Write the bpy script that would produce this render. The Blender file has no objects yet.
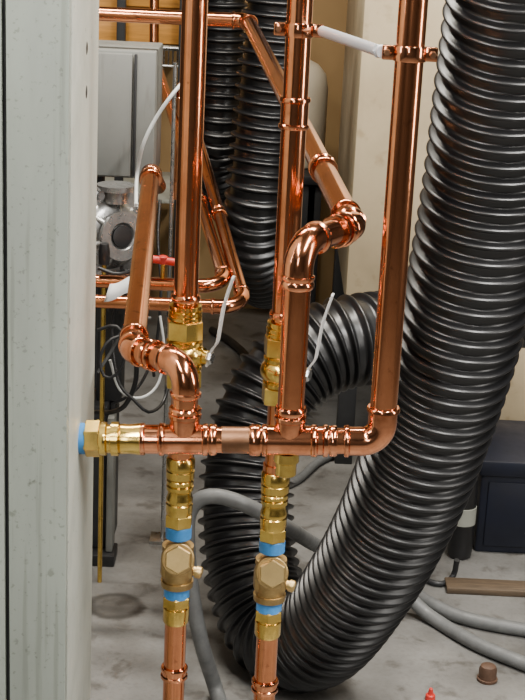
import bpy, bmesh, math, random
from mathutils import Vector, Matrix
random.seed(4)
PI = math.pi
SC = bpy.context.scene
COL = SC.collection
# ------------------------------------------------------------------ camera
FPX = 1500.0
PITCH = math.radians(17.5); ROLL = math.radians(2.73)
CAM = Vector((0, 0, 1.6))
fw = Vector((0, math.cos(PITCH), -math.sin(PITCH)))
r0 = Vector((1, 0, 0)); u0 = Vector((0, math.sin(PITCH), math.cos(PITCH)))
rt = r0*math.cos(ROLL) + u0*math.sin(ROLL)
up = -r0*math.sin(ROLL) + u0*math.cos(ROLL)
cd = bpy.data.cameras.new('camera'); cam = bpy.data.objects.new('camera', cd); COL.objects.link(cam)
M = Matrix((rt, up, -fw)).transposed().to_4x4(); M.translation = CAM
cam.matrix_world = M
cd.sensor_fit = 'VERTICAL'; cd.sensor_height = 36; cd.lens = 36*FPX/700; cd.clip_start = 0.05
SC.camera = cam

def ray(px, py): return fw + rt*((px-262.5)/FPX) - up*((py-350)/FPX)
def W(px, py, Y):
    d = ray(px, py); return CAM + d*(Y/d.y)
def F(px, py, z=0.0):
    d = ray(px, py); return CAM + d*((z-CAM.z)/d.z)

# ------------------------------------------------------------------ materials
def mat(name, col, rough=0.5, metal=0.0, var=0.15, scale=20.0, rvar=0.1, bump=0.0, col2=None, spec=0.5, coat=0.0, det=4.0, stretch=None, lo=.3, hi=.7):
    m = bpy.data.materials.new(name); m.use_nodes = True
    nt = m.node_tree; b = nt.nodes['Principled BSDF']
    tc = nt.nodes.new('ShaderNodeTexCoord'); n = nt.nodes.new('ShaderNodeTexNoise')
    n.inputs['Scale'].default_value = scale; n.inputs['Detail'].default_value = det; n.inputs['Roughness'].default_value = 0.6
    src = tc.outputs['Object']
    if stretch:
        mp = nt.nodes.new('ShaderNodeMapping'); mp.inputs['Scale'].default_value = stretch
        nt.links.new(src, mp.inputs['Vector']); src = mp.outputs['Vector']
    nt.links.new(src, n.inputs['Vector'])
    cr = nt.nodes.new('ShaderNodeValToRGB'); cr.color_ramp.elements[0].position = lo; cr.color_ramp.elements[1].position = hi
    c2 = col2 if col2 else tuple(max(0, c*(1-var*2)) for c in col)
    cr.color_ramp.elements[0].color = (*c2, 1); cr.color_ramp.elements[1].color = (*col, 1)
    nt.links.new(n.outputs['Fac'], cr.inputs['Fac']); nt.links.new(cr.outputs['Color'], b.inputs['Base Color'])
    mr = nt.nodes.new('ShaderNodeMapRange'); mr.inputs['From Min'].default_value = .3; mr.inputs['From Max'].default_value = .7
    mr.inputs['To Min'].default_value = min(1, rough+rvar); mr.inputs['To Max'].default_value = max(.02, rough-rvar)
    nt.links.new(n.outputs['Fac'], mr.inputs['Value']); nt.links.new(mr.outputs['Result'], b.inputs['Roughness'])
    b.inputs['Metallic'].default_value = metal; b.inputs['Specular IOR Level'].default_value = spec
    b.inputs['Coat Weight'].default_value = coat
    if bump:
        bp = nt.nodes.new('ShaderNodeBump'); bp.inputs['Strength'].default_value = bump; bp.inputs['Distance'].default_value = .004
        nt.links.new(n.outputs['Fac'], bp.inputs['Height']); nt.links.new(bp.outputs['Normal'], b.inputs['Normal'])
    return m
def overlay(m, scale, lo, hi, dark, stretch=None):
    """multiply fine specks or scratches over a material's base colour"""
    nt = m.node_tree; b = nt.nodes['Principled BSDF']; src = b.inputs['Base Color'].links[0].from_socket
    tc = nt.nodes.new('ShaderNodeTexCoord'); n = nt.nodes.new('ShaderNodeTexNoise'); n.inputs['Scale'].default_value = scale; n.inputs['Detail'].default_value = 5
    v = tc.outputs['Object']
    if stretch:
        mp = nt.nodes.new('ShaderNodeMapping'); mp.inputs['Scale'].default_value = stretch; nt.links.new(v, mp.inputs['Vector']); v = mp.outputs['Vector']
    nt.links.new(v, n.inputs['Vector'])
    c = nt.nodes.new('ShaderNodeValToRGB'); e = c.color_ramp.elements
    e[0].position = lo; e[0].color = (*dark, 1); e[1].position = hi; e[1].color = (1, 1, 1, 1); nt.links.new(n.outputs['Fac'], c.inputs['Fac'])
    mx = nt.nodes.new('ShaderNodeMix'); mx.data_type = 'RGBA'; mx.blend_type = 'MULTIPLY'; mx.inputs['Factor'].default_value = 1
    nt.links.new(src, mx.inputs['A']); nt.links.new(c.outputs['Color'], mx.inputs['B']); nt.links.new(mx.outputs['Result'], b.inputs['Base Color'])
COPPER = mat('copper', (.78, .31, .145), .17, 1, scale=9, rvar=.05, col2=(.54, .195, .085), det=7, lo=.34, hi=.58)
overlay(COPPER, 55, .30, .36, (.55, .50, .48))
COPFIT = mat('copper_fitting', (.86, .355, .18), .145, 1, scale=34, rvar=.05, col2=(.50, .18, .08), det=6, lo=.34, hi=.58)
COPDARK = mat('copper_tarnished', (.34, .18, .10), .36, 1, scale=25, rvar=.1, col2=(.18, .09, .05))
STUB = mat('dull_brown', (.12, .065, .04), .55, .3, scale=40, var=.2)
BRASS = mat('brass', (.88, .62, .17), .21, 1, scale=40, rvar=.07, col2=(.60, .39, .09))
BRASSD = mat('brass_cast', (.50, .355, .155), .44, 1, scale=60, rvar=.08, col2=(.34, .22, .09), bump=.1)
BRASSC = mat('brass_cap', (.76, .55, .25), .38, 1, scale=50, rvar=.06, col2=(.60, .42, .17))
BLUE = mat('blue_tape', (.05, .27, .66), .45, scale=60, var=.15)
STEEL = mat('steel', (.55, .55, .55), .3, 1, scale=40, var=.1)
LEVER = mat('lever_steel', (.60, .61, .60), .38, .3, scale=40, var=.06)
ZINC = mat('zinc_rod', (.66, .68, .72), .30, .45, scale=3, var=.0, rvar=.0)
ALU = mat('cast_aluminium', (.46, .46, .45), .32, .85, scale=50, var=.25, bump=.12)
WHITE = mat('white_plastic', (.62, .64, .62), .4, scale=30, var=.06)
BLACK = mat('black_plastic', (.012, .012, .013), .4, scale=30, var=.2)
RUBBER = mat('black_duct_rubber', (.007, .007, .008), .35, scale=9, var=.2, rvar=.02, spec=.6)
GREYHOSE = mat('grey_hose', (.15, .155, .155), .5, scale=40, var=.15)
RED = mat('red_plastic', (.60, .03, .02), .4, scale=30)
PAINT = mat('grey_green_paint', (.265, .29, .25), .42, scale=4, rvar=.06, col2=(.215, .235, .205), det=8, bump=.02, lo=.36, hi=.6, stretch=(2.2, 2.2, .5))
overlay(PAINT, 45, .29, .34, (.66, .66, .63)); overlay(PAINT, 16, .35, .44, (.80, .80, .78), (7, 7, .22)); overlay(PAINT, 170, .32, .37, (.72, .72, .70))
PAINT2 = mat('pale_grey_paint', (.38, .39, .34), .45, scale=9, rvar=.06, col2=(.29, .30, .26), det=10, lo=.3, hi=.55)
overlay(PAINT2, 70, .28, .34, (.6, .6, .58))
BOXGREY = mat('enclosure_grey', (.19, .195, .18), .5, scale=8, var=.08)
overlay(BOXGREY, 10, .34, .44, (.75, .73, .70), (3, 3, .5))
DARK = mat('dark_steel', (.020, .021, .023), .5, scale=20, var=.2)
NAVY = mat('navy_paint', (.004, .007, .020), .5, scale=14, var=.2)
BEIGE = mat('beige_paint', (.50, .41, .265), .55, scale=2.2, rvar=.05, col2=(.37, .295, .185), det=6, lo=.36, hi=.6)
overlay(BEIGE, 18, .30, .40, (.80, .77, .72))
CREAM = mat('cream_plastic', (.62, .55, .42), .5, scale=6, var=.06)
OCHRE = mat('ochre_wood', (.56, .25, .04), .6, scale=6, var=.2, stretch=(1, 1, 14))
WOOD = mat('brown_wood', (.11, .075, .045), .6, scale=8, var=.25, stretch=(2, 14, 14), det=8)
PAPER = mat('white_paper', (.70, .70, .69), .7, scale=20, var=.04)
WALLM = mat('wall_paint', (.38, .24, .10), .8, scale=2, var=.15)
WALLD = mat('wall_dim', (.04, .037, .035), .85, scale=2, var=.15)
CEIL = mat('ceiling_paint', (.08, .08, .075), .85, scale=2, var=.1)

def concrete():
    m = bpy.data.materials.new('concrete'); m.use_nodes = True; nt = m.node_tree; b = nt.nodes['Principled BSDF']
    tc = nt.nodes.new('ShaderNodeTexCoord')
    def noise(s, d, dist=0):
        n = nt.nodes.new('ShaderNodeTexNoise'); n.inputs['Scale'].default_value = s; n.inputs['Detail'].default_value = d
        n.inputs['Distortion'].default_value = dist; n.inputs['Roughness'].default_value = .6
        nt.links.new(tc.outputs['Object'], n.inputs['Vector']); return n
    def ramp(src, p0, c0, p1, c1):
        c = nt.nodes.new('ShaderNodeValToRGB'); e = c.color_ramp.elements
        e[0].position = p0; e[0].color = (*c0, 1); e[1].position = p1; e[1].color = (*c1, 1)
        nt.links.new(src, c.inputs['Fac']); return c
    def mul(a, bb):
        mx = nt.nodes.new('ShaderNodeMix'); mx.data_type = 'RGBA'; mx.blend_type = 'MULTIPLY'; mx.inputs['Factor'].default_value = 1
        nt.links.new(a, mx.inputs['A']); nt.links.new(bb, mx.inputs['B']); return mx.outputs['Result']
    n1 = noise(4.5, 10, .2); n2 = noise(90, 4, 0); n3 = noise(13, 6, .3)
    c = ramp(n1.outputs['Fac'], .36, (.110, .107, .101), .62, (.190, .187, .178)).outputs['Color']
    c = mul(c, ramp(n2.outputs['Fac'], .36, (.90, .89, .88), .52, (1, 1, 1)).outputs['Color'])
    c = mul(c, ramp(n3.outputs['Fac'], .35, (.58, .56, .54), .45, (1, 1, 1)).outputs['Color'])
    s = F(114, 606)
    vd = nt.nodes.new('ShaderNodeVectorMath'); vd.operation = 'DISTANCE'; vd.inputs[1].default_value = s
    nt.links.new(tc.outputs['Object'], vd.inputs[0])
    ad = nt.nodes.new('ShaderNodeMath'); ad.operation = 'MULTIPLY_ADD'; ad.inputs[1].default_value = .03; nt.links.new(n3.outputs['Fac'], ad.inputs[0]); nt.links.new(vd.outputs['Value'], ad.inputs[2])
    rg = ramp(ad.outputs['Value'], .0, (.72, .70, .68), .088, (1, 1, 1))
    e = rg.color_ramp.elements.new(.055); e.color = (.68, .66, .64, 1); e = rg.color_ramp.elements.new(.070); e.color = (.34, .33, .32, 1); e = rg.color_ramp.elements.new(.078); e.color = (.45, .44, .43, 1)
    c = mul(c, rg.outputs['Color'])
    nt.links.new(c, b.inputs['Base Color']); b.inputs['Roughness'].default_value = .40
    bp = nt.nodes.new('ShaderNodeBump'); bp.inputs['Strength'].default_value = .06; bp.inputs['Distance'].default_value = .005
    nt.links.new(n2.outputs['Fac'], bp.inputs['Height']); nt.links.new(bp.outputs['Normal'], b.inputs['Normal'])
    return m
CONC = concrete()

# ------------------------------------------------------------------ mesh helpers
def B(): return bmesh.new()
def frame(d):
    d = d.normalized(); a = Vector((0, 0, 1)) if abs(d.z) < .9 else Vector((1, 0, 0))
    x = d.cross(a).normalized(); return x, d.cross(x).normalized()
def lathe(bm, a, d, prof, seg=36, rot=0.0):
    a = Vector(a); d = Vector(d).normalized(); x, y = frame(d); rings = []
    for (t, r) in prof:
        rings.append([bm.verts.new(a + d*t + (x*math.cos(rot+2*PI*k/seg) + y*math.sin(rot+2*PI*k/seg))*max(r, 1e-5)) for k in range(seg)])
    for A, C in zip(rings, rings[1:]):
        for k in range(seg): bm.faces.new((A[k], A[(k+1) % seg], C[(k+1) % seg], C[k]))
    bm.faces.new(rings[0][::-1]); bm.faces.new(rings[-1]); return bm
def sweep(bm, pts, rad, seg=24, cap=True):
    n = len(pts); T = []
    for i in range(n): T.append((pts[min(i+1, n-1)] - pts[max(i-1, 0)]).normalized())
    x, y = frame(T[0]); rings = []; s = 0.0
    for i in range(n):
        if i:
            s += (pts[i]-pts[i-1]).length
            q = T[i-1].rotation_difference(T[i]); x = q @ x; x = (x - T[i]*x.dot(T[i])).normalized()
        y = T[i].cross(x); ring = []
        for k in range(seg):
            a = 2*PI*k/seg; r = rad(i, s, a) if callable(rad) else (rad[i] if isinstance(rad, (list, tuple)) else rad)
            ring.append(bm.verts.new(pts[i] + (x*math.cos(a)+y*math.sin(a))*r))
        rings.append(ring)
    for A, C in zip(rings, rings[1:]):
        for k in range(seg): bm.faces.new((A[k], A[(k+1) % seg], C[(k+1) % seg], C[k]))
    if cap: bm.faces.new(rings[0][::-1]); bm.faces.new(rings[-1])
    return bm
def box(bm, lo, hi, bev=0.0):
    x0, y0, z0 = [min(a, b) for a, b in zip(lo, hi)]; x1, y1, z1 = [max(a, b) for a, b in zip(lo, hi)]
    v = [bm.verts.new(p) for p in ((x0,y0,z0),(x1,y0,z0),(x1,y1,z0),(x0,y1,z0),(x0,y0,z1),(x1,y0,z1),(x1,y1,z1),(x0,y1,z1))]
    fs = [bm.faces.new([v[i] for i in q]) for q in ((3,2,1,0),(4,5,6,7),(0,1,5,4),(1,2,6,5),(2,3,7,6),(3,0,4,7))]
    if bev:
        es = list({e for f in fs for e in f.edges}); bmesh.ops.bevel(bm, geom=es, offset=bev, segments=2, profile=.5, affect='EDGES')
    return bm
def ribbon(bm, pts, side, w, t):
    side = Vector(side).normalized(); n = len(pts); rings = []
    for i in range(n):
        T = (pts[min(i+1, n-1)] - pts[max(i-1, 0)]).normalized(); s = (side - T*side.dot(T)).normalized(); nn = T.cross(s)
        ww = w[i] if isinstance(w, (list, tuple)) else w
        rings.append([bm.verts.new(pts[i] + s*ww*a + nn*t*b) for a, b in ((-.5,-.5),(.5,-.5),(.5,.5),(-.5,.5))])
    for A, C in zip(rings, rings[1:]):
        for k in range(4): bm.faces.new((A[k], A[(k+1) % 4], C[(k+1) % 4], C[k]))
    bm.faces.new(rings[0][::-1]); bm.faces.new(rings[-1]); return bm
def cat(P, step):
    P = [P[0]*2-P[1]] + P + [P[-1]*2-P[-2]]; out = []
    for i in range(1, len(P)-2):
        a, b, c, d = P[i-1:i+3]
        for k in range(40):
            t = k/40
            out.append(.5*((2*b) + (c-a)*t + (2*a-5*b+4*c-d)*t*t + (3*b-a-3*c+d)*t**3))
    out.append(P[-2]); res = [out[0]]; acc = 0
    for p, q in zip(out, out[1:]):
        L = (q-p).length; pos = 0
        while acc + (L-pos) >= step:
            pos += step-acc; acc = 0; res.append(p + (q-p)*(pos/L))
        acc += L-pos
    res.append(out[-1]); 
    if (res[-1]-res[-2]).length < 1e-4: res.pop()
    return res
def rootloc(o):
    v = Vector((0, 0, 0))
    while o: v = v + o.location; o = o.parent
    return v
def obj(name, bm, m, parent=None, sharp=.6, base=False):
    bmesh.ops.recalc_face_normals(bm, faces=bm.faces[:])
    for f in bm.faces: f.smooth = True
    if sharp:
        for e in bm.edges:
            if len(e.link_faces) == 2 and e.calc_face_angle(0) > sharp: e.smooth = False
    off = Vector((0, 0, 0))
    if parent: off = rootloc(parent)
    elif base:
        vs = [v.co for v in bm.verts]; zs = min(v.z for v in vs)
        off = Vector(((min(v.x for v in vs)+max(v.x for v in vs))/2, (min(v.y for v in vs)+max(v.y for v in vs))/2, zs))
    if off.length: bmesh.ops.translate(bm, vec=-off, verts=bm.verts[:])
    me = bpy.data.meshes.new(name); bm.to_mesh(me); bm.free(); me.materials.append(m)
    o = bpy.data.objects.new(name, me); COL.objects.link(o)
    if parent: o.parent = parent
    elif base: o.location = off
    return o
def tag(o, label, cat_, group=None):
    o['label'] = label; o['category'] = cat_
    if group: o['group'] = group
    return o
def thing(name, label, cat_, loc, group=None):
    o = bpy.data.objects.new(name, None); COL.objects.link(o); o.location = loc; o.empty_display_size = .05
    return tag(o, label, cat_, group)
def dup(root, loc, label):
    r = root.copy(); COL.objects.link(r); r.location = loc; r['label'] = label
    for ch in list(root.children):
        c = ch.copy(); COL.objects.link(c); c.parent = r
        for g in ch.children:
            d = g.copy(); COL.objects.link(d); d.parent = c
    return r
def struct(name, lo, hi, m):
    o = obj(name, box(B(), lo, hi), m); o['kind'] = 'structure'; return o

# ------------------------------------------------------------------ room
XL, XR, YF, YB, H = -2.6, 3.0, -2.6, 5.6, 3.2
struct('floor', (XL, YF, -.1), (XR, YB, 0), CONC)
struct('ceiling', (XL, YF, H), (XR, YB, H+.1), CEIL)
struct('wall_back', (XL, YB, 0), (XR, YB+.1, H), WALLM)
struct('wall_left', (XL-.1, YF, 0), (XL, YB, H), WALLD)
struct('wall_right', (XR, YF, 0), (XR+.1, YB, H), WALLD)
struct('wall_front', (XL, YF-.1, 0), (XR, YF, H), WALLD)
XP = XL+.03

# ------------------------------------------------------------------ pipe kit
R = .0170
def socket_prof(L, r, k=1.10):
    return [(0, r*1.0), (0, r*1.17), (.0015, r*1.23), (.0055, r*1.23), (.007, r*k), (L-.007, r*k), (L-.0055, r*1.23), (L-.0015, r*1.23), (L, r*1.17), (L, r*1.0)]
def ringprof(L, r):
    return [(0, r), (0, r*1.12), (L*.25, r*1.21), (L*.75, r*1.21), (L, r*1.12), (L, r)]
def coupling(c, d, L, r, parent, m=None, name='coupling'):
    d = Vector(d).normalized(); return obj(name, lathe(B(), Vector(c)-d*L/2, d, socket_prof(L, r) if L > .016 else ringprof(L, r)), m or COPFIT, parent)
def straight(a, b, r, parent, m=None):
    a = Vector(a); b = Vector(b); return obj('pipe', lathe(B(), a, b-a, [(0, r), ((b-a).length, r)]), m or COPPER, parent)
def arc(p0, p1, p2, rad, n=14):
    a = (p0-p1).normalized(); b = (p2-p1).normalized(); th = a.angle(b)
    t = rad/math.tan(th/2)
    A = p1+a*t; C = p1+b*t; cen = p1 + (a+b).normalized()*(rad/math.sin(th/2))
    va = A-cen; vc = C-cen; tot = va.angle(vc); ax = va.cross(vc).normalized()
    return [cen + Matrix.Rotation(tot*i/n, 3, ax) @ va for i in range(n+1)]
def run(parent, pts, rads, r, sock=.022, m=None, mf=None):
    """straight pipes joined by soldered elbows at every inner point"""
    cur = pts[0]
    for i in range(1, len(pts)-1):
        A = arc(pts[i-1], pts[i], pts[i+1], rads[i-1])
        d0 = (pts[i]-pts[i-1]).normalized(); d1 = (pts[i+1]-pts[i]).normalized()
        s0 = A[0]-d0*sock; s1 = A[-1]+d1*sock
        if (s0-cur).dot(d0) > .004: straight(cur, A[0]-d0*.004, r, parent, m)
        path = [s0, s0+d0*.0015, s0+d0*.0055, s0+d0*.007] + A + [s1-d1*.007, s1-d1*.0055, s1-d1*.0015, s1]
        rr = [r*1.15, r*1.23, r*1.23, r*1.09] + [r*1.09]*len(A) + [r*1.09, r*1.23, r*1.23, r*1.15]
        obj('elbow', sweep(B(), path, rr, 32), mf or COPFIT, parent, sharp=.8)
        cur = A[-1]+d1*.004
    straight(cur, pts[-1], r, parent, m)
def hexnut(a, d, L, r, rot=0.0):
    return lathe(B(), a, d, [(0, r*.9), (.002, r), (L-.002, r), (L, r*.9)], 6, rot)

# ------------------------------------------------------------------ manifold
YM = 1.78
def mp(x): return W(x, 438.5 + (x-83)*.010, YM)
ML = mp(79); MR = mp(352); md = (MR-ML).normalized()
man = thing('pipe_manifold', 'horizontal copper header pipe with two tees and a brass union, out of the grey cabinet', 'pipe', ML)
def seg_(x0, x1, prof_r, m, name):
    a = mp(x0); L = (mp(x1)-a).length
    return obj(name, lathe(B(), a, md, [(t*L, r) for t, r in prof_r]), m, man)
seg_(76, 86, [(0, .0185), (.05, .020), (.95, .020), (1, .0185)], BLUE, 'blue_gasket')
o = obj('brass_union', hexnut(mp(85), md, (mp(101)-mp(85)).length, .0235, .3), BRASS, man)
obj('collar', lathe(B(), mp(100), md, [(0, .017), (0, .0205), (.003, .0215), (.008, .0215), (.010, .0185), (.014, .0185), (.015, .022), (.024, .022), (.026, .0175)]), BRASS, o)
seg_(119, 142, [(0, .0175), (.1, .0195), (.5, .019), (.9, .0205), (1, .0205)], BRASS, 'brass_adapter')
coupling(mp(152), md, (mp(164)-mp(140)).length, R, man)
straight(mp(100), mp(347), R*.99, man)
def tee(xc, half, hgt, par):
    a = mp(xc-half); L = (mp(xc+half)-a).length; bm = lathe(B(), a, md, socket_prof(L, R, 1.13))
    lathe(bm, mp(xc), (0, 0, 1), [(0, R*.9), (R*.9, R*1.13), (hgt-.007, R*1.12), (hgt-.0055, R*1.23), (hgt-.001, R*1.23), (hgt, R*1.15), (hgt, R)])
    return obj('tee', bm, COPFIT, par)
T1 = mp(184); T2 = mp(289)
tee(184, 24, .036, man); tee(289, 27, .034, man)
straight(mp(222), mp(251), R*1.015, man, COPDARK)
coupling(mp(255), md, .014, R*1.0, man); coupling(mp(320), md, .020, R, man)
for x in (213, 333): coupling(mp(x), md, .010, R*.99, man)
obj('drain_boss', lathe(B(), T2+Vector((-.002, .004, -.017)), (0, 0, -1), [(0, .016), (.012, .0165), (.014, .0135), (.03, .0135), (.032, .011)]), BRASS, man)

# ------------------------------------------------------------------ right riser with its bottom elbow
Cpt = Vector((mp(381).x, YM, mp(381).z))
ris = thing('riser_pipe', 'rightmost tall copper riser, turning at its foot into the end of the header', 'pipe', mp(352))
run(ris, [mp(347), Cpt, Vector((Cpt.x, YM, H-.01))], [.026], R)

# ------------------------------------------------------------------ left branch
lb = thing('branch_pipe', 'left copper branch bending off the header and sloping back beside the grey cabinet', 'pipe', T1+Vector((0,0,.036)))
p = [T1+Vector((0, 0, .036)), Vector((T1.x, YM, W(182, 364, YM).z)), W(133, 350, 1.86), W(151, 174, 2.70), W(158, 186, 2.95)]
run(lb, p, [.028, .020, .030], R*.95, sock=.012)
dd = (p[3]-p[2]).normalized(); de = (p[2]-p[1]).normalized()
coupling(p[2]+dd*.045, dd, .009, R*.96, lb); coupling(p[2]-de*.036, de, .008, R*.98, lb); coupling(p[2]-de*.047, de, .007, R*1.0, lb)
coupling(p[3]-dd*.030, dd, .024, R*.96, lb)
coupling((T1.x, YM, T1.z+.040), (0, 0, 1), .008, R, lb)
# ------------------------------------------------------------------ right crossover branch
rb = thing('branch_pipe', 'middle copper branch rising from the header, then running back diagonally to the back', 'pipe', T2+Vector((0,0,.034)))
q = [T2+Vector((0, 0, .034)), Vector((T2.x, YM, W(297, 243, YM).z)), W(352, 226, 1.90), W(248, 21, 3.6)]
run(rb, q+[Vector((XP, 3.62, q[3].z))], [.032, .020, .026], R, sock=.014)
for yy in (284, 410): coupling((T2.x, YM, W(290, yy, YM).z), (0, 0, 1), .010, R, rb)
dd = (q[3]-q[2]).normalized(); coupling(q[2]+dd*.30, dd, .03, R, rb); coupling(q[2]+dd*.055, dd, .009, R, rb)
de = (q[2]-q[1]).normalized()
coupling(q[2]-de*.045, de, .008, R*1.06, rb); coupling(q[2]-de*.030, de, .008, R*1.1, rb)

# ------------------------------------------------------------------ the two rear risers with valves
YA = 2.0
XA = W(189.5, 180, YA).x; XB = W(291, 180, YA).x
def za(y): return W(184, y, YA).z
VT, VA_, VB_ = 303, 386, 398
hv = za(VT)-za(VA_)
def upper_valve(loc, label):
    t = thing('ball_valve', label, 'valve', loc, 'brass ball valves above the header')
    L = lambda z: Vector(loc)+Vector((0, 0, z))
    hh = hv; up_ = (0, 0, 1)
    obj('hex_nut', hexnut(L(0), up_, .026, .0275, .15), BRASS, t)
    ball = [(.0255, .0215), (.027, .0215), (.027, .0255), (.032, .0255), (.032, .0235), (.034, .0235)] + [(.0480+.0225*math.sin(a), .0296*math.cos(a)) for a in [math.radians(-33+8.25*i) for i in range(9)]] + [(.0615, .0235), (.063, .0255), (.068, .0255), (.068, .0215), (.072, .0215)]
    obj('body', lathe(B(), L(0), up_, ball), BRASS, t, sharp=.5)
    obj('hex_nut', hexnut(L(.070), up_, hh-.070-.023, .0272, .15), BRASS, t)
    bm = lathe(B(), L(hh-.0245), up_, [(0, .0205), (.003, .0205), (.003, .0238), (.007, .0238), (.007, .0215), (.009, .0215), (.009, .0238), (.014, .0238), (.014, .0205), (.017, .0205), (.017, .0228), (.0225, .0228), (.0245, .0172)])
    obj('end_collar', bm, BRASS, t)
    sd = Vector((.93, -.36, 0)).normalized(); c = L(.048)
    bm = lathe(B(), c+sd*.018, sd, [(0, .014), (.012, .013), (.012, .010), (.019, .010)])
    st = obj('stem', bm, BRASS, t)
    obj('packing_nut', hexnut(c+sd*.0355, sd, .008, .0095), STEEL, st)
    e = c+sd*.038
    pts = [e+Vector((-.002, 0, -.012)), e, e+Vector((.004, 0, .012)), e+Vector((.011, -.003, .024)), e+Vector((.014, -.004, .045)), e+Vector((.019, -.004, .080)), e+Vector((.030, -.005, .120))]
    pts = cat(pts, .005)
    obj('lever', ribbon(B(), pts, Vector((.24, .97, 0)), [.012 if i < len(pts)-1 else .007 for i in range(len(pts))], .0028), LEVER, t, sharp=.5)
    return t
va = upper_valve((XA, YA, za(VA_)), 'brass ball valve with pale lever behind the left branch, on the left rear riser')
vb = dup(va, (XB, YA, za(VB_)), 'brass ball valve with pale lever just left of the middle branch pipe')
def riser(X, zbot, label, rings):
    t = thing('riser_pipe', label, 'pipe', (X, YA, zbot)); straight((X, YA, zbot), (X, YA, H-.01), R, t)
    for z, L in rings: coupling((X, YA, z), (0, 0, 1), L, R, t)
    return t
riser(XA, za(VA_)+hv-.002, 'leftmost tall copper riser standing on the left brass ball valve', [(za(VA_)+hv+.008, .010)])
riser(XB, za(VB_)+hv-.002, 'middle tall copper riser with a coupling, behind the diagonal branch', [(za(VB_)+hv+.008, .010), (W(300, 113, YA).z, .042)])

def lower_valve(loc, label):
    t = thing('check_valve', label, 'valve', loc, 'brass valves with blue bands below the header')
    z0 = za(623); zz = lambda y: za(y)-z0
    Lc = lambda y: Vector(loc)+Vector((0, 0, zz(y)))
    zu = Vector((0, 0, 1))
    def band(y1, y0, prof, m, name, seg=36, par=None):
        a = Lc(y1); h = zz(y0)-zz(y1)
        return obj(name, lathe(B(), a, zu, [(k*h, r) for k, r in prof], seg), m, par or t)
    band(623, 603, [(0, .015), (.05, .018), (.15, .0195), (.8, .0195), (.8, .0180), (1, .0180)], BRASS, 'bottom_collar')
    band(606, 595, [(0, .019), (.12, .0215), (.88, .0215), (1, .019)], BRASS, 'hex_nut', 6)
    band(597, 585, [(0, .0165), (.08, .0190), (.92, .0190), (1, .0165)], BLUE, 'blue_band')
    bm = lathe(B(), Lc(586), zu, [(0, .0165), (.001, .0235), (.010, .0240), (.011, .0215), (.016, .0215), (.022, .0245), (.034, .0248), (.046, .0245), (.052, .0215), (.058, .0215), (.059, .0235), (.066, .0230), (.067, .0165)], 36)
    cz = Lc(586)+zu*.034
    box(bm, cz-Vector((.0240, .018, .0170)), cz+Vector((.0240, .018, .0170)), .007)
    obj('body', bm, BRASSD, t)
    fd = Vector((.06, -.94, .34)).normalized(); c = Lc(558)
    bm = lathe(B(), c+fd*.004, fd, [(0, .0245), (.0185, .0245), (.021, .0238), (.022, .0225)], 40)
    obj('boss', bm, BRASSD, t)
    obj('hex_cap', lathe(B(), c+fd*.0262, fd, [(0, .0198), (.001, .0206), (.0085, .0206), (.0100, .0188)], 6, .52), BRASSC, t, sharp=.3)
    sd = Vector((.96, -.2, -.18)).normalized()
    obj('side_port', lathe(B(), Lc(566)+sd*.018, sd, [(0, .007), (.011, .007), (.011, .0090), (.018, .0090), (.020, .007)], 20), BRASSC, t)
    band(538, 525, [(0, .0165), (.08, .0190), (.92, .0190), (1, .0165)], BLUE, 'blue_band')
    band(526, 513, [(0, .019), (.1, .0212), (.9, .0212), (1, .019)], BRASS, 'hex_nut', 6)
    band(514, 478, [(0, .0185), (.10, .0195), (.30, .0195), (.33, .0180), (.38, .0195), (.45, .0195), (.55, .0175), (.66, .0170), (.70, .0196), (.80, .0196), (.82, .0180), (.86, .0196), (.95, .0196), (1, .0175)], BRASS, 'tapered_collar')
    band(479, 457, [(0, .0180), (.10, .0205), (.40, .0205), (.44, .0190), (.50, .0190), (.54, .0208), (.90, .0208), (1, .0185)], BRASS, 'top_collar', 36)
    band(458, 386, [(0, .0165), (.04, .0165), (.04, .0190), (.12, .0190), (.12, .0165), (1, .0165)], COPPER, 'pipe')
    return t
la = lower_valve((XA, YA, za(623)), 'brass valve with hex cap and blue bands, left one under the header')
lbv = dup(la, (XB, YA, za(632)), 'brass valve with hex cap and blue bands, right one under the header, before the ducts')
def drop(X, zt, label):
    t = thing('drop_pipe', label, 'pipe', (X, YA, 0), 'copper pipes below the lower valves'); straight((X, YA, 0), (X, YA, zt), .0162, t)
    coupling((X, YA, zt-.088), (0, 0, 1), .020, .0165, t)
    obj('foot_flange', lathe(B(), (X, YA, 0), (0, 0, 1), [(0, .04), (.006, .04), (.007, .022), (.02, .021)]), COPFIT, t)
    return t
d1 = drop(XA, za(623)+.006, 'copper pipe dropping from the left brass valve')
drop(XB, za(632)+.006, 'copper pipe dropping from the right brass valve')

# ------------------------------------------------------------------ clamps and tie rod at the top
def clamp(c, label):
    t = thing('pipe_clamp', label, 'clamp', c, 'copper split ring clamps on the risers')
    c = Vector(c)
    obj('ring', lathe(B(), c-Vector((0, 0, .009)), (0, 0, 1), [(0, R), (0, R*1.12), (.001, R*1.15), (.017, R*1.15), (.018, R*1.12), (.018, R)], 36), COPFIT, t)
    for s in (-1, 1):
        a = c+Vector((s*R*1.1, 0, 0)); w0, w1 = (.002, .014) if s > 0 else (.014, .002)
        e = obj('ear', box(B(), a-Vector((w0, .005, .0085)), a+Vector((w1, .005, .0085)), .002), COPFIT, t)
        obj('bolt', lathe(B(), a+Vector((s*.008, -.009, 0)), (0, 1, 0), [(0, .0035), (.001, .0045), (.004, .0045), (.004, .0022), (.016, .0022)], 6), COPDARK, e)
    return t
zb = W(304, 30, YA).z; zc = W(404, 53, YM).z
k1 = clamp((XB, YA, zb), 'copper ring clamp on the middle riser at the left end of the silver rod')
dup(k1, (Cpt.x, YM, zc), 'copper ring clamp on the rightmost riser at the right end of the silver rod')
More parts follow.
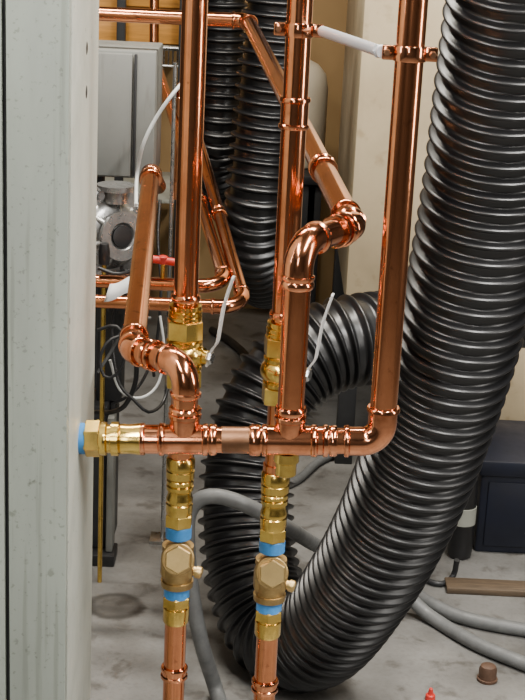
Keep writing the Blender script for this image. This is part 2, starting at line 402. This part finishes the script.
a = Vector((XB+.031, YA-.007, zb)); b = Vector((Cpt.x-.032, YM-.002, zc))
t = thing('tie_rod', 'smooth silver rod bridging the middle and rightmost copper risers', 'rod', a)
obj('rod', lathe(B(), a, b-a, [(0, .0070), ((b-a).length, .0070)], 40), ZINC, t)
obj('nut', hexnut(a+(b-a)*.94, b-a, .006, .0088), ZINC, t)

# ------------------------------------------------------------------ background copper lines
RB = .0143
def bgline(label, corner, far, down, name='supply_pipe'):
    t = thing(name, label, 'pipe', corner, 'copper supply lines behind the left riser')
    run(t, [Vector((XP, corner.y, corner.z-.006)), corner, far, far+Vector((-.02, .12, down))], [.05, .03], RB, sock=.014)
    d = (far-corner).normalized()
    coupling(corner+d*.45, d, .03, RB, t)
bgline('upper of two rear copper pipes turning back, its corner just right of the left riser', W(227, 287, 3.1), W(154, 56, 4.6), .6)
bgline('lower of two rear copper pipes turning back, its corner nearest the middle riser', W(246, 308, 3.02), W(182, 84, 4.25), -.35)

# ------------------------------------------------------------------ ducts
def duct(name, label, pts, Rr, pitch=.0285, amp=.0066, cuff=None):
    t = thing(name, label, 'duct', pts[0], 'black corrugated flexible ducts')
    P = cat(pts, pitch/16)
    for _ in range(220): P = [P[0]] + [(P[i-1]+P[i]*2+P[i+1])/4 for i in range(1, len(P)-1)] + [P[-1]]
    def rad(i, s, a):
        u = (s/pitch) % 1.0
        return Rr - amp + 2*amp*math.exp(-abs(math.sin(PI*u)/.50)**3)
    obj('hose', sweep(B(), P, rad, 72), RUBBER, t, sharp=0)
    if cuff:
        i = int(cuff*len(P)); d = (P[i+1]-P[i-1]).normalized()
        obj('cuff', lathe(B(), P[i], d, [(0, Rr+amp*.5), (0, Rr+amp+.004), (.04, Rr+amp+.004), (.04, Rr+amp*.5)], 48), BLACK, t)
    return t
D1 = [(532,-120,2.15),(523,-50,2.18),(515,20,2.22),(504,90,2.26),(493,165,2.3),(479,245,2.33),(461,325,2.37),(438,405,2.42),(406,495,2.5),(366,574,2.60),(318,636,2.73),(278,633,2.83),(254,582,2.92),(246,520,3.00),(249,462,3.06),(263,410,3.11),(290,370,3.15),(328,347,3.19),(372,338,3.24),(420,336,3.40),(452,334,3.68),(472,333,3.95)]
duct('flexible_duct', 'large black corrugated duct sweeping down the right side and looping up behind the valves', [W(*v) for v in D1], .099, cuff=.80)
D2 = [(282,-90,3.95),(278,0,3.95),(272,70,3.95),(265,140,3.95),(258,205,3.95),(257,252,4.05),(266,278,4.3),(277,262,4.75)]
duct('flexible_duct', 'black corrugated duct hanging behind the diagonal copper branch', [W(*v) for v in D2], .085, pitch=.032, amp=.0078)
D3 = [(226,-90,4.35),(224,0,4.35),(222,70,4.35),(219,130,4.35),(216,172,4.45),(220,193,4.75),(228,180,5.1)]
duct('flexible_duct', 'narrow black corrugated duct farthest back, beside the left riser', [W(*v) for v in D3], .067, pitch=.032, amp=.0078)
D4 = [(720,250,3.0),(640,285,3.0),(575,310,3.0),(538,322,3.02),(505,318,3.2)]
duct('flexible_duct', 'short black duct coming in from the right edge behind the large duct', [W(*v) for v in D4], .05)

# ------------------------------------------------------------------ grey cabinet on the left
CXR = W(80, 440, YM).x
y0 = 1.675; y1 = 1.93
cab = thing('electrical_cabinet', 'tall scuffed grey metal cabinet filling the left edge', 'cabinet', (CXR-.3, (y0+y1)/2, 0))
obj('body', box(B(), (CXR-.65, y0+.004, 0), (CXR, y1, 2.1), .002), PAINT2, cab)
xg = W(9, 350, y0).x
obj('gap_strip', box(B(), (xg-.010, y0-.001, .05), (xg+.004, y0+.0038, 2.08)), DARK, cab)
obj('door', box(B(), (xg, y0-.010, .05), (CXR-.001, y0+.003, 2.08), .002), PAINT, cab)
obj('door', box(B(), (CXR-.64, y0-.010, .05), (xg-.0050, y0+.003, 2.08), .002), PAINT, cab)
for (px, py) in ((83, 48), (86, 92)):
    yy = 1.81; zz_ = W(px, py, yy).z
    obj('knockout', lathe(B(), (CXR-.001, yy, zz_), (1, 0, 0), [(0, .008), (.001, .008), (.0015, .006)], 20), DARK, cab)

# ------------------------------------------------------------------ control box, pump, pedestal
def bb(x0, x1, yt, yb, Y): 
    a = W(x0, yt, Y); c = W(x1, yb, Y); return a.x, c.x, c.z, a.z
YC = 3.56
ex0, ex1, ez0, ez1 = bb(60, 153, 48, 180, YC)
cb = thing('control_box', 'grey steel control box on a post above the pump', 'electrical box', ((ex0+ex1)/2, YC+.1, 0))
obj('body', box(B(), (ex0, YC+.01, ez0), (ex1, YC+.22, ez1), .004), BOXGREY, cb)
obj('door', box(B(), (ex0+.004, YC-.005, ez0+.006), (ex1-.055, YC+.009, ez1-.006), .003), BOXGREY, cb)
obj('hinge_strip', box(B(), (ex1-.050, YC-.002, ez0+.006), (ex1-.044, YC+.011, ez1-.006), .002), DARK, cb)
obj('post', box(B(), (ex0+.03, YC+.12, 0), (ex0+.09, YC+.18, ez0+.002), .003), DARK, cb)

px0, px1, pz0, pz1 = bb(60, 117, 405, 500, 3.32)
ped = thing('pump_stand', 'dark steel stand under the pump behind the cabinet', 'stand', ((px0+px1)/2, 3.45, 0))
obj('frame', box(B(), (px0, 3.32, .03), (px1-.026, 3.46, pz1), .004), DARK, ped)
obj('rail', box(B(), (px1-.024, 3.30, .03), (px1-.008, 3.36, pz1-.02), .003), BOXGREY, ped)
obj('foot', box(B(), (px1-.06, 3.28, 0), (px1+.0, 3.36, .029), .004), BLACK, ped)
obj('side_plate', box(B(), (px1-.024, 3.362, .03), (px1-.012, 3.46, pz1-.005), .002), DARK, ped)
pc = W(111, 234, 3.36)
pm = thing('pump', 'silver and black round flanged pump with bolts, below the grey control box', 'pump', (pc.x, pc.y, pz1))
ax = Vector((.60, -.79, .10)).normalized()
hd = obj('volute', lathe(B(), pc-ax*.05, ax, [(0, .03), (.0, .062), (.006, .082), (.020, .088), (.020, .116), (.032, .116), (.032, .100), (.0335, .100)], 56), ALU, pm)
obj('gasket', lathe(B(), pc-ax*.0163, ax, [(0, .104), (.007, .104)], 48), BLACK, pm)
cv = obj('cover', lathe(B(), pc-ax*.009, ax, [(0, .100), (0, .116), (.012, .116), (.014, .112), (.014, .080), (.020, .076), (.028, .066), (.034, .046), (.034, .038), (.052, .036), (.052, .056), (.062, .056), (.062, .032), (.054, .026)], 56), ALU, pm)
obj('port', lathe(B(), pc+ax*.046, ax, [(0, .0250), (.006, .0250), (.007, .018)], 32), BLACK, pm)
xx, yy_ = frame(ax)
for k in range(10):
    a = 2*PI*k/10; obj('bolt', hexnut(pc+ax*.003+(xx*math.cos(a)+yy_*math.sin(a))*.097, ax, .013, .0110), STEEL, cv)
for k in range(6):
    a = 2*PI*k/6+.3; u_ = xx*math.cos(a)+yy_*math.sin(a); obj('rib', lathe(B(), pc+ax*.008+u_*.072, ax*.75-u_, [(0, .007), (.036, .006)], 10), ALU, cv)
obj('outlet', lathe(B(), pc+Vector((.01, .0, .074)), (0, 0, 1), [(0, .026), (.03, .026), (.03, .044), (.042, .044), (.042, .02)], 32), ALU, pm)
obj('inlet', lathe(B(), pc+Vector((.03, -.03, -.084)), (0, 0, -1), [(0, .026), (.015, .026), (.015, .046), (.026, .046), (.026, .032), (.09, .032), (.09, .024)], 32), BLACK, pm)
obj('motor', lathe(B(), pc-ax*.052, -ax, [(0, .055), (.006, .068), (.04, .070), (.08, .070), (.10, .06)], 40), BLACK, pm)
obj('bracket', box(B(), (pc.x-.03, 3.36, pz1), (pc.x+.03, 3.44, pc.z-.03), .004), DARK, pm)
bx = W(103, 340, 3.20)
st = thing('sight_tube', 'thin brass tube with a black cap standing in front of the pump', 'tube', (bx.x, 3.20, 0))
obj('tube', lathe(B(), (bx.x, 3.20, 0), (0, 0, 1), [(0, .0055), (W(103, 262, 3.20).z, .0055)], 16), BRASS, st)
obj('cap', lathe(B(), (bx.x, 3.20, W(103, 264, 3.20).z), (0, 0, 1), [(0, .012), (.03, .013), (.046, .010), (.048, .006)], 20), BLACK, st)
rk = W(163, 260, 3.1); rz = W(163, 280, 3.1)
kt = thing('valve_knob', 'small red handle on a stem above the rear copper pipes', 'knob', rz)
bm = lathe(B(), (rk.x, 3.1, rk.z-.009), (0, 0, 1), [(0, .007), (.002, .011), (.016, .011), (.019, .006)], 16)
lathe(bm, (rk.x-.032, 3.095, rk.z+.003), (1, .1, -.12), [(0, .005), (.003, .0085), (.057, .0085), (.060, .005)], 14)
obj('knob', bm, RED, kt)
obj('stem', lathe(B(), (rk.x, 3.1, rz.z-.012), (0, 0, 1), [(0, .008), (.012, .008), (.013, .005), (rk.z-rz.z+.008, .005)], 16), BRASS, kt)
bm = B(); g = []
for i in range(7):
    u = i/6; g.append([bm.verts.new(W(104+24*u+6*v, 302-18*v-8*u+1.5*math.sin(u*5), 3.003-.012*(1-v))) for v in (0, .5, 1)])
for A, C in zip(g, g[1:]):
    for k in range(2): bm.faces.new((A[k], A[k+1], C[k+1], C[k]))
tg = obj('paper_tag', bm, PAPER, base=True, sharp=0); tg.modifiers.new('thick', 'SOLIDIFY').thickness = .001
tag(tg, 'flat white paper tag hanging on the rear copper pipes by the pump', 'paper')

# ------------------------------------------------------------------ cables
def cable(name, label, pts, r, m, cat_='cable', group=None, seg=12):
    return tag(obj(name, sweep(B(), cat(pts, .015), r, seg), m, base=True, sharp=.9), label, cat_, group)
cable('cable', 'white cable curving down from the grey control box edge', [W(*v) for v in ((192,72,3.3),(172,95,3.25),(156,118,3.25),(143,145,3.25),(137,175,3.3),(136,205,3.2))], .0042, WHITE)
cable('cable', 'thick black cable hanging in a long loop below the pump', [W(*v) for v in ((126,300,3.2),(134,340,3.16),(136,378,3.16),(126,404,3.16),(112,412,3.2),(96,412,3.29))], .0055, BLACK)
cable('cable', 'thin black cable looping close to the sight tube', [W(*v) for v in ((118,300,3.17),(112,330,3.17),(118,380,3.13),(134,400,3.12),(150,412,3.13),(166,395,3.2),(170,340,3.25),(168,300,3.3))], .0038, BLACK)
cable('cable', 'thin grey cable trailing below the rear copper pipes', [W(*v) for v in ((150,318,3.2),(128,322,3.10),(112,350,3.10),(98,372,3.1))], .0035, GREYHOSE)
cable('cable', 'pale thin cable dropping in a wide curve beside the black loop', [W(*v) for v in ((160,316,3.25),(164,350,3.24),(158,384,3.22),(140,398,3.19),(120,390,3.17),(110,360,3.16))], .0032, WHITE)
cable('cable', 'black cable curling over the front of the pump head', [W(*v) for v in ((140,200,3.25),(146,235,3.12),(137,266,3.09),(118,274,3.09),(98,268,3.09))], .0042, BLACK)
cable('cable', 'thin black cable hanging beside the thin steel rod and swinging to the stand', [W(*v) for v in ((160,200,3.5),(158,240,3.44),(161,290,3.40),(156,345,3.38),(144,378,3.34),(130,395,3.32),(112,404,3.33))], .0036, BLACK)
cable('cable', 'dark grey cable making a tight loop left of the left branch foot', [W(*v) for v in ((98,330,3.06),(116,326,3.05),(126,344,3.05),(120,370,3.05),(106,378,3.05),(100,360,3.06),(110,340,3.07),(134,336,3.1),(150,350,3.15),(154,376,3.18))], .0036, DARK)
rdx = W(172, 180, 3.45).x
rd = thing('support_rod', 'thin steel rod standing upright left of the left riser', 'rod', (rdx, 3.45, 0))
obj('rod', lathe(B(), (rdx, 3.45, 0), (0, 0, 1), [(0, .0045), (W(172, 62, 3.45).z, .0045)], 12), STEEL, rd)
obj('base_plate', box(B(), (rdx-.03, 3.42, 0), (rdx+.03, 3.48, .008), .001), STEEL, rd)
cable('hose', 'grey hose rising from the floor and arching right between the valves and the duct loop', [F(228,730,.016), F(216,690,.02), W(202,645,2.66), W(193,600,2.66), W(188,555,2.68), W(188,518,2.70), W(200,499,2.70), W(222,497,2.70), W(252,508,2.70), W(288,528,2.74), W(318,546,2.9), W(350,560,3.12), F(400,590,.06), F(430,616,.017), F(475,643,.0162), F(530,666,.0162), F(590,690,.0162)], .0155, GREYHOSE, 'hose', seg=18)
cable('hose', 'grey hose lying farther back on the floor at the right', [F(404,583,.0162), F(428,602,.0162), F(465,618,.0162), F(520,629,.0162), F(600,640,.0162)], .0155, GREYHOSE, 'hose', seg=18)
cable('hose', 'thin dark hose trailing on the floor from the foot of the black canister', [W(457,560,3.3), F(453,576,.008), F(440,584,.008), F(420,576,.008), F(400,556,.008)], .007, DARK, 'hose')
cable('hose', 'grey hose passing inside the duct loop', [F(285,500,.012)+Vector((0,.1,0)), F(300,478,.012), F(318,462,.012), F(340,452,.012)], .012, GREYHOSE, 'hose')
cable('hose', 'dark hose on the floor behind the left valves', [F(212,330,.015), F(235,345,.015), F(255,368,.015), F(262,400,.015)], .014, DARK, 'hose')

# ------------------------------------------------------------------ cream housing on a dark frame, and bench on the right
gx = W(350, 200, 4.0).x
bh = thing('equipment_housing', 'big beige painted equipment housing on dark legs behind the rightmost riser', 'equipment housing', (gx+.6, 4.4, 0))
hz = W(352, 302, 4.0).z
obj('body', box(B(), (gx, 4.0, hz), (gx+1.5, 4.9, 2.0), .022), BEIGE, bh)
lx = W(452, 400, 4.05).x
obj('base_cabinet', box(B(), (lx, 4.04, .06), (gx+1.5, 4.86, hz), .006), BEIGE, bh)
obj('shade_panel', box(B(), (gx+.01, 4.82, .0), (lx, 4.86, hz)), DARK, bh)  # added dark sheet, stands in for the shade under the housing
for x in (gx+.005, lx-.06):
    for y in (4.02, 4.78): obj('leg', box(B(), (x, y, 0), (x+.05, y+.05, hz), .003), DARK, bh)
obj('cross_bar', box(B(), (gx+.055, 4.03, .28), (lx-.06, 4.06, .32), .003), DARK, bh)
tb0 = W(296, 200, 4.9).x; tb1 = gx-.03; tz = .66
tb = thing('workbench', 'narrow dark bench beside the beige housing', 'table', ((tb0+tb1)/2, 5.2, 0))
obj('top', box(B(), (tb0, 4.92, tz-.03), (tb1, 5.5, tz), .003), DARK, tb)
for x in (tb0+.02, tb1-.06):
    for y in (4.94, 5.43): obj('leg', box(B(), (x, y, 0), (x+.045, y+.045, tz-.03), .002), DARK, tb)
cj = Vector((tb1-.150, 5.15, tz))
dj = thing('storage_drum', 'pale cream rounded drum on the bench beside the beige housing', 'drum', cj)
obj('body', lathe(B(), cj, (0, 0, 1), [(0, .12), (.004, .138), (.02, .144), (.26, .144), (.31, .134), (.34, .108), (.358, .07), (.365, .03)], 40), CREAM, dj)
obj('lid', lathe(B(), cj+Vector((0, 0, .354)), (0, 0, 1), [(0, .05), (.014, .05), (.018, .044)], 30), CREAM, dj)

# shelf at top left with ochre wooden crates
sx0 = W(60, 20, 5.0).x; sx1 = W(190, 20, 5.0).x
sh = thing('storage_shelf', 'dark shelf rack with a wire edge against the back wall at the upper left', 'shelf', ((sx0+sx1)/2, 5.2, 0))
sz = W(140, 44, 5.0).z
for z in (sz, .55): obj('shelf_board', box(B(), (sx0, 4.95, z-.012), (sx1, 5.45, z), .002), PAINT2, sh)
for x in (sx0, W(117, 20, 4.93).x, sx1-.03): obj('post', box(B(), (x, 4.92, 0), (x+.028, 4.95, 2.0), .002), DARK, sh)
wr = B()
for i in range(28):
    x = sx0+.02+(sx1-sx0-.04)*i/27; lathe(wr, (x, 4.944, sz-.06), (0, 0, 1), [(0, .0025), (.055, .0025)], 6)
for z in (sz-.06, sz-.002): lathe(wr, (sx0, 4.944, z), (1, 0, 0), [(0, .004), (sx1-sx0, .004)], 8)
obj('wire_edge', wr, STEEL, sh)
for i, (a, b, h) in enumerate(((.03, .185, .26), (.215, .42, .34))):
    bo = thing('wooden_crate', ['ochre wooden crate left of the dark shelf post', 'taller ochre wooden crate right of the dark shelf post'][i], 'crate', (sx0+(a+b)/2, 5.15, sz), 'ochre crates on the rear shelf')
    obj('body', box(B(), (sx0+a, 5.0, sz+.001), (sx0+b, 5.3, sz+h), .004), OCHRE, bo)
    for k in range(3): obj('slat', box(B(), (sx0+a-.004, 4.986, sz+.006+k*h*.34), (sx0+b+.004, 4.999, sz+.006+k*h*.34+h*.24), .002), OCHRE, bo)

# right floor: bin, canister, plank, plug, red cap
nx0 = F(474, 552).x; ny = F(474, 552).y
nb = thing('tool_cabinet', 'low dark navy metal box on the floor at the right edge', 'cabinet', (nx0+.25, ny+.15, 0))
nz = W(480, 462, ny).z
obj('body', box(B(), (nx0, ny, .0), (nx0+.5, ny+.3, nz), .008), NAVY, nb)
obj('front_panel', box(B(), (nx0+.02, ny-.005, .02), (nx0+.48, ny, nz-.05), .003), NAVY, nb)
obj('lid', box(B(), (nx0-.006, ny-.008, nz-.035), (nx0+.506, ny+.306, nz+.006), .006), NAVY, nb)
kc = F(459, 556); kz = W(459, 470, kc.y).z
kn = thing('canister', 'black canister with a pale band standing beside the duct on the right', 'canister', (kc.x, kc.y, 0))
rr = .031
obj('body', lathe(B(), (kc.x, kc.y, 0), (0, 0, 1), [(0, rr*.8), (.006, rr*.95), (.02, rr), (kz*.75, rr), (kz*.9, rr*.92), (kz, rr*.6)], 32), BLACK, kn)
obj('band', lathe(B(), (kc.x, kc.y, kz*.40), (0, 0, 1), [(0, rr), (.001, rr*1.05), (.045, rr*1.05), (.046, rr)], 32), PAINT2, kn)
obj('lid', lathe(B(), (kc.x, kc.y, kz), (0, 0, 1), [(0, rr*.55), (.012, rr*.55), (.014, rr*.4)], 24), BLACK, kn)
pa = F(446, 592)
tag(obj('plank', box(B(), (pa.x, pa.y-.01, 0), (pa.x+.6, pa.y+.05, .016), .003), WOOD, base=True), 'dull brown wooden plank lying on the floor at the right', 'plank')
ba = F(487, 680)
bk = thing('pipe_plug', 'small dull brown plug on the floor at the lower right', 'plug', (ba.x, ba.y, 0))
obj('body', lathe(B(), (ba.x, ba.y, 0), (0, 0, 1), [(0, .017), (.002, .019), (.026, .019), (.034, .016), (.037, .010)], 28), STUB, bk)
obj('rim', lathe(B(), (ba.x, ba.y, 0), (0, 0, 1), [(0, .019), (.001, .022), (.006, .022), (.007, .019)], 28), STUB, bk)
rc = F(430, 700)
rv = thing('bottle_cap', 'small red cap on the floor at the bottom edge', 'cap', (rc.x, rc.y, 0))
obj('skirt', lathe(B(), (rc.x, rc.y, 0), (0, 0, 1), [(0, .011), (.012, .010), (.014, .008)], 16), RED, rv)
obj('tip', lathe(B(), (rc.x, rc.y, .014), (0, 0, 1), [(0, .006), (.012, .004), (.014, .002)], 12), RED, rv)

# ------------------------------------------------------------------ lights
def area(loc, rot, sx, sy, e, col=(1, .97, .92)):
    l = bpy.data.lights.new('fluorescent_and_fill', 'AREA'); l.shape = 'RECTANGLE'; l.size = sx; l.size_y = sy; l.energy = e; l.color = col
    o = bpy.data.objects.new('fluorescent_and_fill', l); COL.objects.link(o); o.location = loc; o.rotation_euler = rot; return o
area((1.1, .9, 3.1), (0, 0, 0), .16, 2.0, 205)
area((-.9, .2, 3.1), (0, 0, 0), .16, 2.0, 138)
area((.0, 3.2, 3.1), (0, 0, 0), 2.0, .16, 155, (1, .93, .82))
area((-.6, -1.8, 2.2), (math.radians(72), 0, math.radians(-10)), .22, 1.2, 20)  # added front fill from behind the camera, not a room fixture
area((1.9, 1.4, 1.6), (math.radians(90), 0, math.radians(80)), .18, 1.2, 22, (1, .96, .9))  # side fill added at the right, no real tube there
area((-1.5, 1.2, 1.9), (math.radians(90), 0, math.radians(-75)), .14, 1.0, 10, (1, .97, .93))  # weak fill added at the left, stands for no fixture
w = bpy.data.worlds.new('world'); SC.world = w; w.use_nodes = True
w.node_tree.nodes['Background'].inputs['Color'].default_value = (.5, .5, .5, 1); w.node_tree.nodes['Background'].inputs['Strength'].default_value = .3
